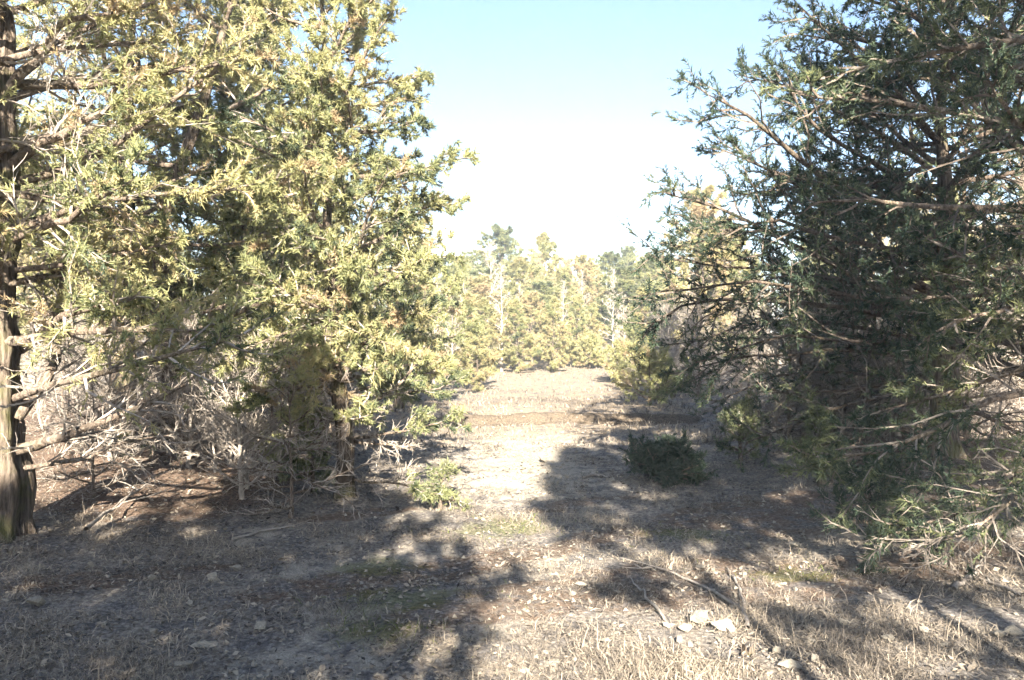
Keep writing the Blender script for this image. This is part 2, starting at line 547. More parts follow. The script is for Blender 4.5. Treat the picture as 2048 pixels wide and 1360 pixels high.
    rel = np.maximum(rel, sstep(0.8, 1.0, uz))
    rel = np.minimum(np.maximum(rel, t[ti] * 0.75), 1.0)
    cl = snoise(P3, 0.75, seed + 3, 2)
    alive = rel > thr + gap * cl + 0.8 * sstep(0, 1, (dead_z - P3[:, 2]) / 0.9) + r.normal(size=len(ti)) * 0.08
    alive &= r.uniform(size=len(ti)) < foliage
    # twig wood
    keep3 = r.uniform(size=len(ti)) < np.where(alive, 0.32, 1.0) * twig_keep
    v1, f1 = tubes(br, br_r, 3)
    if tube_l3 and keep3.any():
        r3 = np.linspace(0.0032, 0.0014, 4)[None] * np.ones((keep3.sum(), 1)) * (bwid / 0.009) ** 0.6
        v2, f2 = tubes(tw[keep3][:, [0, 2, 3]], r3[:, [0, 2, 3]], 3)
        Vt = np.concatenate([v1, v2]); Ft = np.concatenate([f1, f2 + len(v1)])
    else:
        Vt, Ft = v1, f1
    out['twigs'] = mesh_from("twigs", Vt, Ft, M[twigm])
    # foliage
    if alive.any() and blades > 0:
        a = np.where(alive)[0]
        bi = np.repeat(np.arange(len(a)), blades)
        tb = r.uniform(0.05, 1.0, len(bi))
        Pf, Tf = sample(tw[a], bi, tb)
        angf = r.uniform(0.25, 1.35, len(bi))
        Df = side_dirs(Tf, angf, r.uniform(0, 6.283, len(bi)))
        Lf = blen * r.uniform(0.6, 1.5, len(bi)) * (1.15 - 0.4 * tb) * np.repeat(np.exp(r.normal(size=len(a)) * 0.28), blades)
        Wd = nrm(np.cross(Df, r.normal(size=Df.shape)))
        wf = (bwid * r.uniform(0.6, 1.3, len(bi)))[:, None]
        tip = Pf + Df * Lf[:, None]
        Vl = np.stack([Pf + Wd * wf * 0.5, tip, Pf - Wd * wf * 0.5], 1)
        Fl = np.arange(len(bi) * 3).reshape(-1, 3)
        tn = tint + tvar * 1.1 * snoise(P3[a], 1.1, seed + 9, 2) + r.normal(size=len(a)) * tvar * 0.45
        if tint > 0.5:                                         # sprays gone brown on a few branches
            dead = r.uniform(size=len(br)) < 0.06
            tn = np.where(dead[ti[a]], 0.98, tn)
        tn = np.clip(np.repeat(np.repeat(tn, blades) + r.normal(size=len(bi)) * tvar * 0.3, 3), 0, 1)
        out['crown'] = mesh_from("crown", Vl.reshape(-1, 3), Fl, M['leaf'], dict(tint=tn))
    return out

def add_parts(e, parts, rot=0.0, trunks=True):
    if trunks:
        for me in parts['trunks']:
            obj("trunk", me, e)
    new = []
    for me in parts['limbs']:
        o = obj("limb" if len(parts['limbs']) > 1 else "branches", me, e)
        if len(parts['limbs']) == 1:
            o["kind"] = "stuff"
        new.append(o)
    o = obj("twigs", parts['twigs'], e); o["kind"] = "stuff"; new.append(o)
    if 'crown' in parts:
        o = obj("crown", parts['crown'], e); o["kind"] = "stuff"; new.append(o)
    for o in new:
        o.rotation_euler = (0, 0, rot)

def place(parts, name, label, cat, loc, rz=0.0, sc=1.0, group=None):
    e = empty(name, loc)
    e.rotation_euler = (0, 0, rz)
    e.scale = (sc, sc, sc)
    tag(e, label, cat, group)
    add_parts(e, parts)
    return e

def foot(px, d):
    x = at(px, d)
    return (x, d, gz1(x, d))

def rel(px, py, d, f):
    """point at photograph column/row and distance d, seen from foot f"""
    return (at(px, d) - f[0], d - f[1], CAM_H - (py - HORIZ) / FPX * d - f[2])

# ---- near cedars on the left: limbs all round the trunk, then the long limbs the photograph shows
f = foot(2, 5.9)
A_ = build_tree(101, 7.6, 2.05, 0.17, zc=1.6, nl=46, nb=13, nt=11, twig_len=0.125, blades=22, blen=0.043, bwid=0.0115, limb_r=0.11, tint=0.62, tvar=0.2,
                thr=0.22, prof='wide', curl=0.3, dead_z=1.75, e0=0.15, sides=56)
B_ = build_tree(111, 7.6, 2.2, 0.17, zc=0.8, nl=8, nb=13, nt=11, twig_len=0.135, blades=22, blen=0.043, bwid=0.0115, tint=0.62, tvar=0.2, thr=0.3,
                prof='wide', dead_z=1.75, e0=-0.1, e1=0.2, az_bias=(-0.5, 0.7),
                extra=[([rel(30, 900, 5.9, f), rel(90, 885, 5.7, f), rel(160, 850, 5.6, f), rel(300, 790, 5.8, f), rel(420, 720, 6.2, f)], 0.045),
                       ([rel(30, 840, 5.9, f), rel(110, 740, 6.2, f), rel(115, 620, 6.3, f), rel(120, 480, 6.3, f)], 0.045),
                       ([rel(40, 700, 6.0, f), rel(150, 630, 5.6, f), rel(270, 590, 5.4, f)], 0.035),
                       ([rel(20, 330, 6.0, f), rel(150, 250, 5.8, f), rel(290, 180, 5.7, f)], 0.04),
                       ([rel(20, 180, 6.0, f), rel(110, 50, 5.9, f), rel(250, 0, 5.8, f)], 0.04),
                       ([rel(20, 480, 6.0, f), rel(140, 440, 5.7, f), rel(260, 330, 5.3, f)], 0.035),
                       ([rel(20, 800, 5.9, f), rel(150, 760, 5.3, f), rel(330, 730, 5.1, f), rel(480, 690, 5.2, f)], 0.028),
                       ([rel(20, 940, 5.9, f), rel(140, 930, 6.2, f), rel(260, 880, 6.6, f), rel(360, 860, 6.9, f)], 0.02)])
e = place(A_, "cedar_tree", "old red cedar with thick mossy fluted trunk at the left edge", "tree", f)
add_parts(e, A_, 2.05, False)
add_parts(e, B_, 0.0, False)

f = foot(240, 10.1)
A_ = build_tree(102, 8.6, 2.4, 0.17, zc=1.5, nl=42, nb=12, nt=10, twig_len=0.14, blades=21, limb_r=0.11, tint=0.58, tvar=0.18, thr=0.22, prof='wide',
                curl=0.3, dead_z=2.2, blen=0.052, bwid=0.014, sides=16)
B_ = build_tree(112, 8.6, 2.4, 0.17, zc=1.5, nl=26, nb=13, nt=10, twig_len=0.14, blades=21, limb_r=0.11, tint=0.58, tvar=0.18, thr=0.22, prof='wide',
                curl=0.3, dead_z=2.0, blen=0.052, bwid=0.014, main_p=0.0, sides=16,
                stems=[([rel(285, 935, 10.1, f), rel(300, 890, 10.0, f), rel(330, 850, 9.9, f), rel(345, 700, 9.6, f), rel(310, 480, 9.2, f), rel(400, 240, 9.0, f), rel(450, 60, 9.0, f), rel(470, -60, 9.0, f)], 0.14)],
                extra=[([rel(335, 760, 9.7, f), rel(390, 660, 9.3, f), rel(480, 615, 9.0, f), rel(580, 570, 8.8, f), rel(650, 500, 8.6, f)], 0.06),
                       ([rel(320, 395, 9.1, f), rel(420, 385, 8.8, f), rel(520, 375, 8.6, f), rel(620, 355, 8.4, f)], 0.045),
                       ([rel(300, 845, 9.8, f), rel(420, 800, 9.0, f), rel(560, 735, 8.6, f), rel(690, 640, 8.4, f)], 0.05),
                       ([rel(330, 800, 9.8, f), rel(480, 790, 9.2, f), rel(640, 760, 8.9, f), rel(760, 745, 8.8, f)], 0.04)])
e = place(A_, "cedar_tree", "double-stemmed red cedar behind the leftmost trunk, one stem leaning right", "tree", f)
add_parts(e, A_, 2.3, False)
obj("trunk", B_['trunks'][1], e)
add_parts(e, B_, 0.0, False)

f = foot(684, 7.9)
A_ = build_tree(103, 7.0, 1.38, 0.08, lean=(-0.02, 0), zc=0.9, nl=40, nb=12, nt=11, twig_len=0.125, blades=22, blen=0.045, bwid=0.012, tint=0.58, tvar=0.17, thr=0.12, prof='cone',
                curl=0.35, dead_z=1.6, e0=0.0, limb_r=0.16, sides=14)
B_ = build_tree(113, 4.2, 1.3, 0.08, zc=0.5, nl=24, nb=12, nt=11, twig_len=0.13, blades=21, blen=0.045, bwid=0.012, tint=0.55, tvar=0.17, thr=0.16, prof='col',
                dead_z=1.3, e0=-0.1, e1=0.25, limb_r=0.13, az_bias=(-1.5, 0.65), main_p=1.0,
                extra=[([rel(690, 880, 7.9, f), rel(760, 880, 7.7, f), rel(840, 855, 7.5, f), rel(920, 840, 7.5, f)], 0.016),
                       ([rel(690, 960, 7.9, f), rel(740, 955, 7.6, f), rel(820, 950, 7.3, f), rel(890, 965, 7.2, f)], 0.014),
                       ([rel(690, 790, 7.9, f), rel(760, 790, 8.0, f), rel(850, 775, 8.2, f), rel(915, 765, 8.4, f)], 0.016),
                       ([rel(690, 830, 7.9, f), rel(640, 850, 7.6, f), rel(600, 890, 7.4, f)], 0.015),
                       ([rel(690, 760, 7.9, f), rel(760, 690, 7.7, f), rel(820, 630, 7.6, f)], 0.016),
                       ([rel(685, 600, 7.9, f), rel(760, 520, 7.8, f), rel(830, 420, 7.8, f)], 0.016),
                       ([rel(690, 800, 7.9, f), rel(600, 780, 7.4, f), rel(500, 770, 7.1, f)], 0.018)])
L3_ = A_
e = place(A_, "cedar_tree", "slender dark-trunked cedar with dead twigs low on its right, left of the path", "tree", f)
add_parts(e, A_, 2.2, False)
add_parts(e, B_, 0.0, False)

f = foot(478, 10.8)
P_ = build_tree(104, 7.2, 1.9, 0.075, zc=1.2, nl=40, nb=10, nt=7, blades=16, tint=0.55, tvar=0.16, thr=0.2, prof='cone',
                dead_z=1.4, blen=0.085, bwid=0.024, limb_r=0.18)
e = place(P_, "cedar_tree", "thin straight cedar standing in the shade behind the left pair", "tree", f)
add_parts(e, L3_, 0.9, False)
add_parts(e, L3_, 3.6, False)

f = foot(795, 16.5)
P_ = build_tree(105, 4.1, 1.75, 0.09, zc=0.5, nl=44, nb=10, nt=7, blades=17, tint=0.60, tvar=0.12, thr=0.1, prof='wide',
                blen=0.095, bwid=0.027, limb_r=0.2, gap=0.15)
place(P_, "cedar_tree", "rounded bright green cedar just right of the slender one, farther back", "tree", f)

# ---- near cedars on the right
f = foot(1880, 9.4)
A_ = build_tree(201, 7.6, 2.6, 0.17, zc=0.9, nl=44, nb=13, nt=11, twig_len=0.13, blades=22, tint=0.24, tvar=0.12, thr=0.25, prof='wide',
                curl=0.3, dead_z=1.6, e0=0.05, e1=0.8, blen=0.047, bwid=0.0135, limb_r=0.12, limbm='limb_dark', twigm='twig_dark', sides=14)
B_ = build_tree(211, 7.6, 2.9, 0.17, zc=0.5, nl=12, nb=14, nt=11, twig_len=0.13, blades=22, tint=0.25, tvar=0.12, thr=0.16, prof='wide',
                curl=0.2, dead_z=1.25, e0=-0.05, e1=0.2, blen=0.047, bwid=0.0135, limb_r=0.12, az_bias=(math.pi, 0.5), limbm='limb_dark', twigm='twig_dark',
                extra=[([rel(1890, 470, 9.4, f), rel(1740, 400, 9.3, f), rel(1560, 350, 9.2, f), rel(1420, 305, 9.2, f)], 0.032),
                       ([rel(1880, 600, 9.4, f), rel(1700, 520, 9.5, f), rel(1520, 470, 9.5, f), rel(1350, 450, 9.4, f)], 0.032),
                       ([rel(1880, 640, 9.4, f), rel(1680, 570, 8.6, f), rel(1480, 550, 8.2, f), rel(1320, 570, 8.0, f)], 0.030),
                       ([rel(1880, 690, 9.4, f), rel(1680, 650, 9.4, f), rel(1500, 650, 9.3, f), rel(1350, 690, 9.2, f)], 0.028),
                       ([rel(1890, 360, 9.4, f), rel(1740, 260, 9.2, f), rel(1600, 190, 9.1, f), rel(1480, 150, 9.0, f)], 0.030),
                       ([rel(1890, 260, 9.4, f), rel(1780, 140, 9.4, f), rel(1680, 90, 9.3, f), rel(1580, 70, 9.3, f)], 0.028),
                       ([rel(1900, 560, 9.4, f), rel(1800, 430, 9.0, f), rel(1640, 370, 8.6, f), rel(1540, 290, 8.4, f), rel(1460, 230, 8.3, f), rel(1390, 190, 8.2, f)], 0.041),
                       ([rel(1880, 640, 9.4, f), rel(1720, 560, 9.0, f), rel(1560, 475, 8.7, f), rel(1440, 415, 8.6, f), rel(1330, 385, 8.5, f)], 0.034),
                       ([rel(1880, 600, 9.4, f), rel(1700, 560, 9.3, f), rel(1480, 530, 9.2, f), rel(1290, 500, 9.1, f)], 0.031),
                       ([rel(1880, 660, 9.4, f), rel(1700, 620, 8.9, f), rel(1480, 600, 8.6, f), rel(1360, 610, 8.5, f), rel(1285, 650, 8.4, f)], 0.031),
                       ([rel(1880, 720, 9.4, f), rel(1680, 700, 9.0, f), rel(1480, 710, 8.8, f), rel(1350, 750, 8.6, f)], 0.024),
                       ([rel(1890, 300, 9.4, f), rel(1780, 190, 9.0, f), rel(1690, 110, 8.8, f), rel(1600, 40, 8.6, f)], 0.031),
                       ([rel(1890, 420, 9.4, f), rel(1740, 330, 8.6, f), rel(1610, 250, 8.2, f), rel(1540, 150, 8.1, f)], 0.031),
                       ([rel(1890, 480, 9.4, f), rel(1720, 420, 9.8, f), rel(1560, 340, 9.9, f), rel(1430, 260, 9.9, f)], 0.031),
                       ([rel(1890, 520, 9.4, f), rel(1700, 480, 8.3, f), rel(1560, 440, 8.0, f), rel(1420, 480, 7.9, f)], 0.031),
                       ([rel(1870, 760, 9.4, f), rel(1760, 800, 8.8, f), rel(1600, 850, 8.4, f), rel(1470, 900, 8.2, f)], 0.027),
                       ([rel(1870, 780, 9.4, f), rel(1720, 740, 9.8, f), rel(1540, 760, 9.9, f), rel(1420, 820, 9.9, f)], 0.024),
                       ([rel(1870, 700, 9.4, f), rel(1700, 680, 8.4, f), rel(1560, 680, 8.0, f), rel(1420, 720, 7.9, f)], 0.024)])
e = place(A_, "cedar_tree", "broad dark cedar sweeping long limbs leftward over the path", "tree", f)
add_parts(e, A_, 2.2, False)
add_parts(e, B_, 0.0, False)

f = foot(2170, 6.0)
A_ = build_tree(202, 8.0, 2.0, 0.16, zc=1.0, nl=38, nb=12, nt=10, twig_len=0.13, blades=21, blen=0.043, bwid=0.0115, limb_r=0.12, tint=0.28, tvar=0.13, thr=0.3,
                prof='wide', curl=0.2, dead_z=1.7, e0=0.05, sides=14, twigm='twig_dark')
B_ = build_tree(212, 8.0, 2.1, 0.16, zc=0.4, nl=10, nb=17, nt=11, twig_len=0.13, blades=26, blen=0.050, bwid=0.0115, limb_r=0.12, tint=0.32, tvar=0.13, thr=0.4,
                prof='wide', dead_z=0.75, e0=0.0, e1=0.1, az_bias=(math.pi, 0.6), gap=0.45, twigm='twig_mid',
                extra=[([rel(2170, 760, 6.0, f), rel(1980, 800, 5.7, f), rel(1860, 850, 5.6, f), rel(1740, 895, 5.5, f), rel(1620, 905, 5.5, f)], 0.024),
                       ([rel(2170, 850, 6.0, f), rel(2050, 940, 5.5, f), rel(1940, 1000, 5.3, f), rel(1830, 1040, 5.2, f), rel(1720, 1060, 5.2, f)], 0.020),
                       ([rel(2170, 700, 6.0, f), rel(2000, 760, 6.2, f), rel(1880, 800, 6.4, f), rel(1750, 830, 6.5, f)], 0.022),
                       ([rel(2170, 930, 6.0, f), rel(2060, 990, 5.2, f), rel(1960, 1060, 4.9, f), rel(1850, 1090, 4.9, f)], 0.014),
                       ([rel(2170, 620, 6.0, f), rel(2040, 600, 5.8, f), rel(1930, 620, 5.6, f), rel(1820, 680, 5.5, f)], 0.022)])
e = place(A_, "cedar_tree", "cedar at the right edge with low crooked half-dead limbs in sun", "tree", f)
add_parts(e, A_, 2.2, False)
add_parts(e, B_, 0.0, False)

f = foot(1700, 12.5)
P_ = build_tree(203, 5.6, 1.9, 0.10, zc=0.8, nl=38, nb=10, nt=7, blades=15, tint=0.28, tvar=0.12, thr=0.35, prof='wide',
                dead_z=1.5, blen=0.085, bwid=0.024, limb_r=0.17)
place(P_, "cedar_tree", "dim cedar seen through the limbs of the broad dark one", "tree", f)

f = foot(2030, 13.5)
P_ = build_tree(204, 7.0, 2.0, 0.12, zc=0.8, nl=38, nb=10, nt=7, blades=15, tint=0.30, tvar=0.12, thr=0.32, prof='cone',
                dead_z=1.6, blen=0.085, bwid=0.024, limb_r=0.17)
place(P_, "cedar_tree", "tall cedar behind the right-edge tree, mostly hidden", "tree", f)

# ---- cedars behind the viewpoint whose shade falls on the glade
def shade_tree(seed, x, y, H, R, zc, label, prof='wide', thr=0.08, tr=0.12, lean=(0, 0), nl=50, blades=10):
    p = build_tree(seed, H, R, tr, zc=zc, nl=nl, nb=10, nt=6, blades=blades, blen=0.13, bwid=0.05, gap=0.2, thr=thr, prof=prof, tint=0.5,
                   split_limbs=False, tube_l3=False, lean=lean, dead_z=0)
    place(p, "cedar_tree", label, "tree", (x, y, gz1(x, y)), group="cedars behind the viewpoint")
shade_tree(301, -1.3, -3.2, 6.7, 2.1, 1.0, "dense cedar behind the viewpoint shading the left foreground", nl=120, prof='cone')
shade_tree(306, -3.7, -4.0, 4.5, 2.4, 1.2, "broad low cedar behind the viewpoint, left of the dense one", nl=90)
shade_tree(303, 5.3, -1.2, 8.8, 2.4, 4.2, "tallest cedar behind the viewpoint on the right", tr=0.16, nl=80)
shade_tree(304, 1.75, -2.6, 6.5, 1.05, 4.0, "slender cedar with bare lower trunk right behind the viewpoint", tr=0.085, nl=34, thr=0.3, blades=8)
shade_tree(305, 2.75, -2.2, 7.2, 1.1, 4.3, "slender bare-stemmed cedar behind the viewpoint, right of the other slender one", tr=0.09, nl=28)
shade_tree(307, 3.4, -4.4, 6.6, 1.9, 2.6, "thin-crowned cedar behind the two slender ones", thr=0.38, nl=32, blades=6)

# ---- small junipers
def sapling(seed, px, d, H, R, label, tint=0.3, n=16, thr=0.05, blades=14, bl=0.045, bw=0.010, name="cedar_sapling", dz=0.0):
    f_ = foot(px, d)
    p = build_tree(seed, H, R, 0.02, zc=0.05, nl=n, nb=8, nt=6, blades=blades, blen=bl, bwid=bw, thr=thr, prof='bush', tint=tint,
                   tvar=0.1, gap=0.1, twig_len=0.12, sides=7, e0=0.35, e1=1.2, limb_r=0.3, split_limbs=False, limb_k=6)
    return place(p, name, label, "sapling", f_)
p_ = build_tree(401, 0.17, 0.52, 0.018, zc=0.03, nl=40, nb=8, nt=6, blades=16, blen=0.045, bwid=0.011, thr=0.0, prof='bush', tint=0.26, tvar=0.08, gap=0.2,
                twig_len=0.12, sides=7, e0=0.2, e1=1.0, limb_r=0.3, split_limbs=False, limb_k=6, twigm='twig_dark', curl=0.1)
place(p_, "cedar_sapling", "low dark green juniper mound in shade right of the path", "sapling", foot(1330, 8.5))
sapling(402, 1300, 15.5, 0.8, 0.85, "sunlit low juniper at the right edge of the far clearing", 0.62, n=26, bl=0.07, bw=0.018)
sapling(403, 545, 8.6, 0.35, 0.30, "tiny green cedar seedling in sun left of the slender trunk", 0.5, n=9, blades=8)
sapling(404, 625, 8.2, 0.85, 0.26, "upright green cedar sapling against the slender dark trunk", 0.36, n=14, thr=0.1)
sapling(405, 1250, 22.0, 0.9, 0.8, "small pale juniper on the rise beyond the ledge", 0.66, n=20, bl=0.09, bw=0.022)
sapling(406, 1740, 6.0, 0.55, 0.36, "feathery cedar seedling beneath the right-edge limbs", 0.32, n=12, blades=9)
sapling(407, 880, 7.4, 0.36, 0.26, "sparse yellow-green seedling beside the path on the left", 0.5, n=6, blades=5)
sapling(409, 1640, 8.0, 0.7, 0.35, "green cedar sapling under the broad dark cedar", 0.34, n=12, thr=0.1)
sapling(410, 1480, 9.6, 0.6, 0.4, "dim cedar sapling at the foot of the thicket right of the path", 0.3, n=12, thr=0.1)
sapling(408, 1180, 27.0, 0.9, 0.9, "pale low juniper at the foot of the far cedars", 0.7, n=20, bl=0.09, bw=0.024)

# ---- far cedars (five kinds, copied)
FAR = [
    build_tree(501, 6.0, 1.95, 0.10, zc=0.3, nl=44, nb=9, nt=6, blades=26, blen=0.14, bwid=0.028, thr=0.09, tint=0.68, tvar=0.14, prof='cone', split_limbs=False, tube_l3=False, sides=7, limb_k=6, limb_r=0.2, gap=0.3),
    build_tree(502, 6.0, 1.72, 0.09, zc=0.3, nl=44, nb=9, nt=6, blades=26, blen=0.14, bwid=0.028, thr=0.14, tint=0.80, tvar=0.13, prof='col', split_limbs=False, tube_l3=False, sides=7, limb_k=6, limb_r=0.2, gap=0.35, dead_z=1.2),
    build_tree(503, 6.0, 2.18, 0.11, zc=0.3, nl=44, nb=9, nt=6, blades=26, blen=0.14, bwid=0.028, thr=0.08, tint=0.50, tvar=0.14, prof='wide', split_limbs=False, tube_l3=False, sides=7, limb_k=6, limb_r=0.2, gap=0.3),
    build_tree(504, 6.0, 1.49, 0.08, zc=0.3, nl=44, nb=9, nt=6, blades=26, blen=0.14, bwid=0.028, thr=0.10, tint=0.63, tvar=0.16, prof='cone', split_limbs=False, tube_l3=False, sides=7, limb_k=6, limb_r=0.2, gap=0.35),
]
SNAG = [
    build_tree(511, 5.0, 1.0, 0.06, zc=0.8, nl=26, nb=9, nt=5, blades=0, prof='cone', split_limbs=False, sides=6, limb_k=6, limb_r=0.25, e0=0.3, e1=1.0, barkm='snag', limbm='snag', twigm='snag', bwid=0.03, twig_len=0.3),
    build_tree(512, 3.0, 1.4, 0.04, zc=0.15, nl=30, nb=9, nt=6, blades=0, prof='bush', split_limbs=False, sides=6, limb_k=6, limb_r=0.35, e0=0.5, e1=1.2, barkm='snag', limbm='snag', twigm='twig', bwid=0.013, twig_len=0.3, jit=0.16),
    build_tree(513, 3.0, 1.6, 0.035, zc=0.1, nl=30, nb=12, nt=8, blades=0, prof='bush', split_limbs=False, sides=6, limb_k=6, limb_r=0.3, e0=0.15, e1=0.9, curl=-0.3, barkm='limb', limbm='limb', twigm='twig', bwid=0.008, twig_len=0.22, jit=0.22),
]
rr = np.random.default_rng(77)
def far(px, d, toppy, kind, label, group=None, src=None, href=6.0):
    f_ = foot(px, d)
    h = CAM_H - (toppy - HORIZ) / FPX * d - f_[2]
    o = place((src or FAR)[kind], "cedar_tree", label, "tree", f_, rr.uniform(0, 6.28), h / href, group)
    w = h / href * rr.uniform(1.0, 1.45)
    o.scale = (w, w, h / href)
    o.rotation_euler[0] = rr.normal() * 0.03
    return o
far(1040, 25.5, 600, 3, "small olive cedar closing the centre back of the clearing, trunk showing")
far(1105, 26, 600, 0, "low bushy olive cedar at the centre back, branches to the ground")
far(1150, 27.5, 590, 3, "olive-bronze cedar just left of the far pale gap")
far(980, 26, 600, 0, "bushy yellow-olive cedar left of the centre back")
for px_, d_, top_, kd_ in ((975, 34, 545, 2), (1045, 36, 520, 0), (1120, 35, 535, 3), (1180, 38, 530, 0), (1250, 36, 540, 2), (900, 27, 560, 0),
                           (1010, 30, 600, 0), (1085, 32, 570, 2), (1145, 33, 585, 0), (1285, 30, 580, 3), (1375, 38, 560, 2), (1420, 33, 575, 0), (1475, 36, 560, 3), (1390, 28, 610, 0), (880, 34, 520, 2), (1330, 44, 520, 0)):
    o = far(px_, d_, top_, kd_, "bushy olive cedar in the thicket closing the far end of the clearing", "thicket at the far end of the clearing")
    o.scale[0] *= 1.3; o.scale[1] *= 1.3
far(955, 20.5, 640, 0, "low yellow-green cedar at the left edge of the far path")
far(1265, 24, 640, 2, "low green cedar at the right edge of the far path")
far(935, 23, 590, 3, "bronze cedar with a pale bare lower trunk at the left of the clearing")
far(1005, 44, 462, 2, "tallest grey-green cedar on the skyline above the clearing")
far(1092, 41, 472, 0, "bronze-green cedar on the skyline right of the tallest one")
far(1065, 29, 590, 1, "yellow-bronze cedar at the centre back of the clearing")
far(1160, 37, 520, 1, "pale bronze cedar on the skyline right of centre")
far(1130, 31, 610, 3, "olive cedar between the bronze ones at the clearing's back")
far(1185, 30, 610, 0, "yellow-olive cedar beside the far pale gap on the right")
far(1215, 43, 512, 2, "green cedar on the skyline above the pale gap")
far(1300, 40, 515, 2, "green skyline cedar partly behind the dark right limbs")
far(1345, 34, 560, 0, "bronze cedar partly behind the dark right limbs")
far(920, 36, 520, 0, "olive cedar right behind the rounded bright green one")
far(850, 30, 515, 3, "narrow olive cedar left of the clearing, behind the rounded one")
far(960, 31, 560, 1, "bronze cedar between the two grey snags")
G = "cedars of the wood around the clearing"
k = 0
for i in range(64):
    side = i % 2
    d = rr.uniform(19, 62)
    px = rr.uniform(-350, 760) if side == 0 else rr.uniform(1380, 2420)
    if side == 1 and d < 24: d += 8
    f_ = foot(px, d)
    place(FAR[k % 4], "cedar_tree", "sunlit cedar in the wood seen through nearer branches", "tree", f_, rr.uniform(0, 6.28), rr.uniform(0.75, 1.15), G)
    k += 1
for i in range(30):
    d = rr.uniform(46, 75)
    px = rr.uniform(780, 1400)
    f_ = foot(px, d)
    place(FAR[k % 4], "cedar_tree", "cedar in the back rows of the wood across the clearing", "tree", f_, rr.uniform(0, 6.28), rr.uniform(0.75, 1.0), "back rows of far cedars")
    k += 1

def snag(px, d, sc, kind, label, name="dead_tree", cat="tree", group=None):
    return place(SNAG[kind], name, label, cat, foot(px, d), rr.uniform(0, 6.28), sc, group)
for q, (px_, d_, sc_) in enumerate(((905, 21, .5), (925, 26, .6), (1035, 29, .6), (1125, 30, .62), (1165, 32, .7), (1250, 27, .5))):
    snag(px_, d_, sc_, 0, ("pale dead sapling beside the bare snag on the left", "thin bare stem left of the bronze cedar", "bare stem in front of the centre cedars", "pale leafless stem right of centre", "leaning bare stem near the far pale gap", "small bare stem right of the far path")[q])
snag(868, 22, 0.62, 0, "pale bare snag left of the clearing")
snag(1003, 26, 0.72, 0, "whitish bare snag at the centre back of the clearing")
snag(985, 33, 0.95, 0, "grey bare snag left of the whitish one, farther back")
snag(1225, 30, 0.7, 0, "grey snag by the far pale gap on the right")
for i in range(52):
    d = rr.uniform(10.2, 26) if i > 24 else rr.uniform(10.0, 13)
    px = rr.uniform(1380 + (26 - d) * 8, 2080)
    snag(px, d, rr.uniform(0.45, 0.8), 1 + i % 2, "leafless grey shrub in the thicket behind the right cedar", "bare_shrub", "shrub", "bare shrubs behind the right cedar")
for i in range(14):
    d = rr.uniform(16.5, 22)
    px = rr.uniform(1330, 1640)
    snag(px, d, rr.uniform(0.6, 0.85), 1 + i % 2, "pale twiggy shrub standing in sun between the far path and the right cedar", "bare_shrub", "shrub", "sunlit bare shrubs right of the far path")
for i in range(13):
    d = rr.uniform(7.0, 9.6)
    px = rr.uniform(110, 640)
    snag(px, d, rr.uniform(0.38, 0.6), 1 + i % 2, "leafless twiggy shrub under the boughs of the left cedars", "bare_shrub", "shrub", "bare shrubs under the left cedars")
for i in range(34):
    d = rr.uniform(9.0, 21)
    px = rr.uniform(60, 880 - (21 - d) * 8)
    snag(px, d, rr.uniform(0.35, 0.68), 1 + i % 2, "leafless grey shrub among and behind the left cedars", "bare_shrub", "shrub", "bare shrubs behind the left cedars")

# ------------------------------------------------------------------ stones
def hull_stone(name, seed, n=16, flat=0.5, subdiv=False):
    r = np.random.default_rng(seed)
    bm = bmesh.new()
    pts = r.normal(size=(n, 3)); pts = nrm(pts) * r.uniform(0.75, 1.05, (n, 1))
    pts *= np.array([1.0, r.uniform(0.55, 0.85), flat])
    # facets: clip against a few random planes for a broken look
    for _ in range(4):
        nv = nrm(r.normal(size=3)); lim = r.uniform(0.35, 0.6)
        dd = pts @ nv
        pts = pts - np.outer(np.maximum(dd - lim, 0), nv)
    vs_ = [bm.verts.new(p) for p in pts]
    res = bmesh.ops.convex_hull(bm, input=vs_)
    bmesh.ops.delete(bm, geom=[v for v in bm.verts if not v.link_faces], context='VERTS')
    if subdiv:
        bmesh.ops.subdivide_edges(bm, edges=list(bm.edges), cuts=2, use_grid_fill=True)
        for v in bm.verts:
            v.co += Vector(r.normal(size=3) * 0.022)
    me = bpy.data.meshes.new(name)
    bm.to_mesh(me); bm.free()
    me.materials.append(M['stone'])
    return me
BIG = [hull_stone("rock", 900 + i, 11, 0.62 + 0.1 * (i % 3), True) for i in range(6)]
CHIP = [hull_stone("stone", 930 + i, 12, 0.30 + 0.1 * (i % 3)) for i in range(9)]

def ground_at(px, py):
    """where a photograph point low in the picture meets the ground"""
    d = CAM_H * FPX / (py - HORIZ)
    for _ in range(6):
        x = at(px, d)
        d = (CAM_H - gz1(x, d)) * FPX / (py - HORIZ)
    return at(px, d), d

rs = np.random.default_rng(5)
def rock(px, py, wpx, label, kind=0, tilt=0.15, sink=0.15, asp=1.0):
    x, y = ground_at(px, py)
    s = wpx / FPX * y * 0.52
    o = obj("rock", BIG[kind % 6])
    o.location = (x, y, gz1(x, y) + s * (0.44 - sink) * max(asp, 0.7) + 0.014)
    o.rotation_euler = (rs.normal() * tilt, rs.normal() * tilt, rs.uniform(-0.4, 0.4))
    o.scale = (s, s * 0.95, s * asp)
    tag(o, label, "rock")
rock(1395, 1253, 58, "large angular pale rock right of the path, the biggest of its cluster", 0, asp=1.15)
rock(1368, 1266, 36, "pale rock at the left foot of the biggest rock", 1)
rock(1450, 1266, 56, "low white-topped rock right of the biggest rock", 2, asp=0.8)
rock(1360, 1290, 28, "small slanted pale rock below the rock cluster", 3)
rock(1340, 1258, 30, "tan rock at the left end of the rock cluster", 4, asp=0.7)
rock(1582, 1340, 58, "long white rock at the bottom right of centre", 5, asp=0.7)
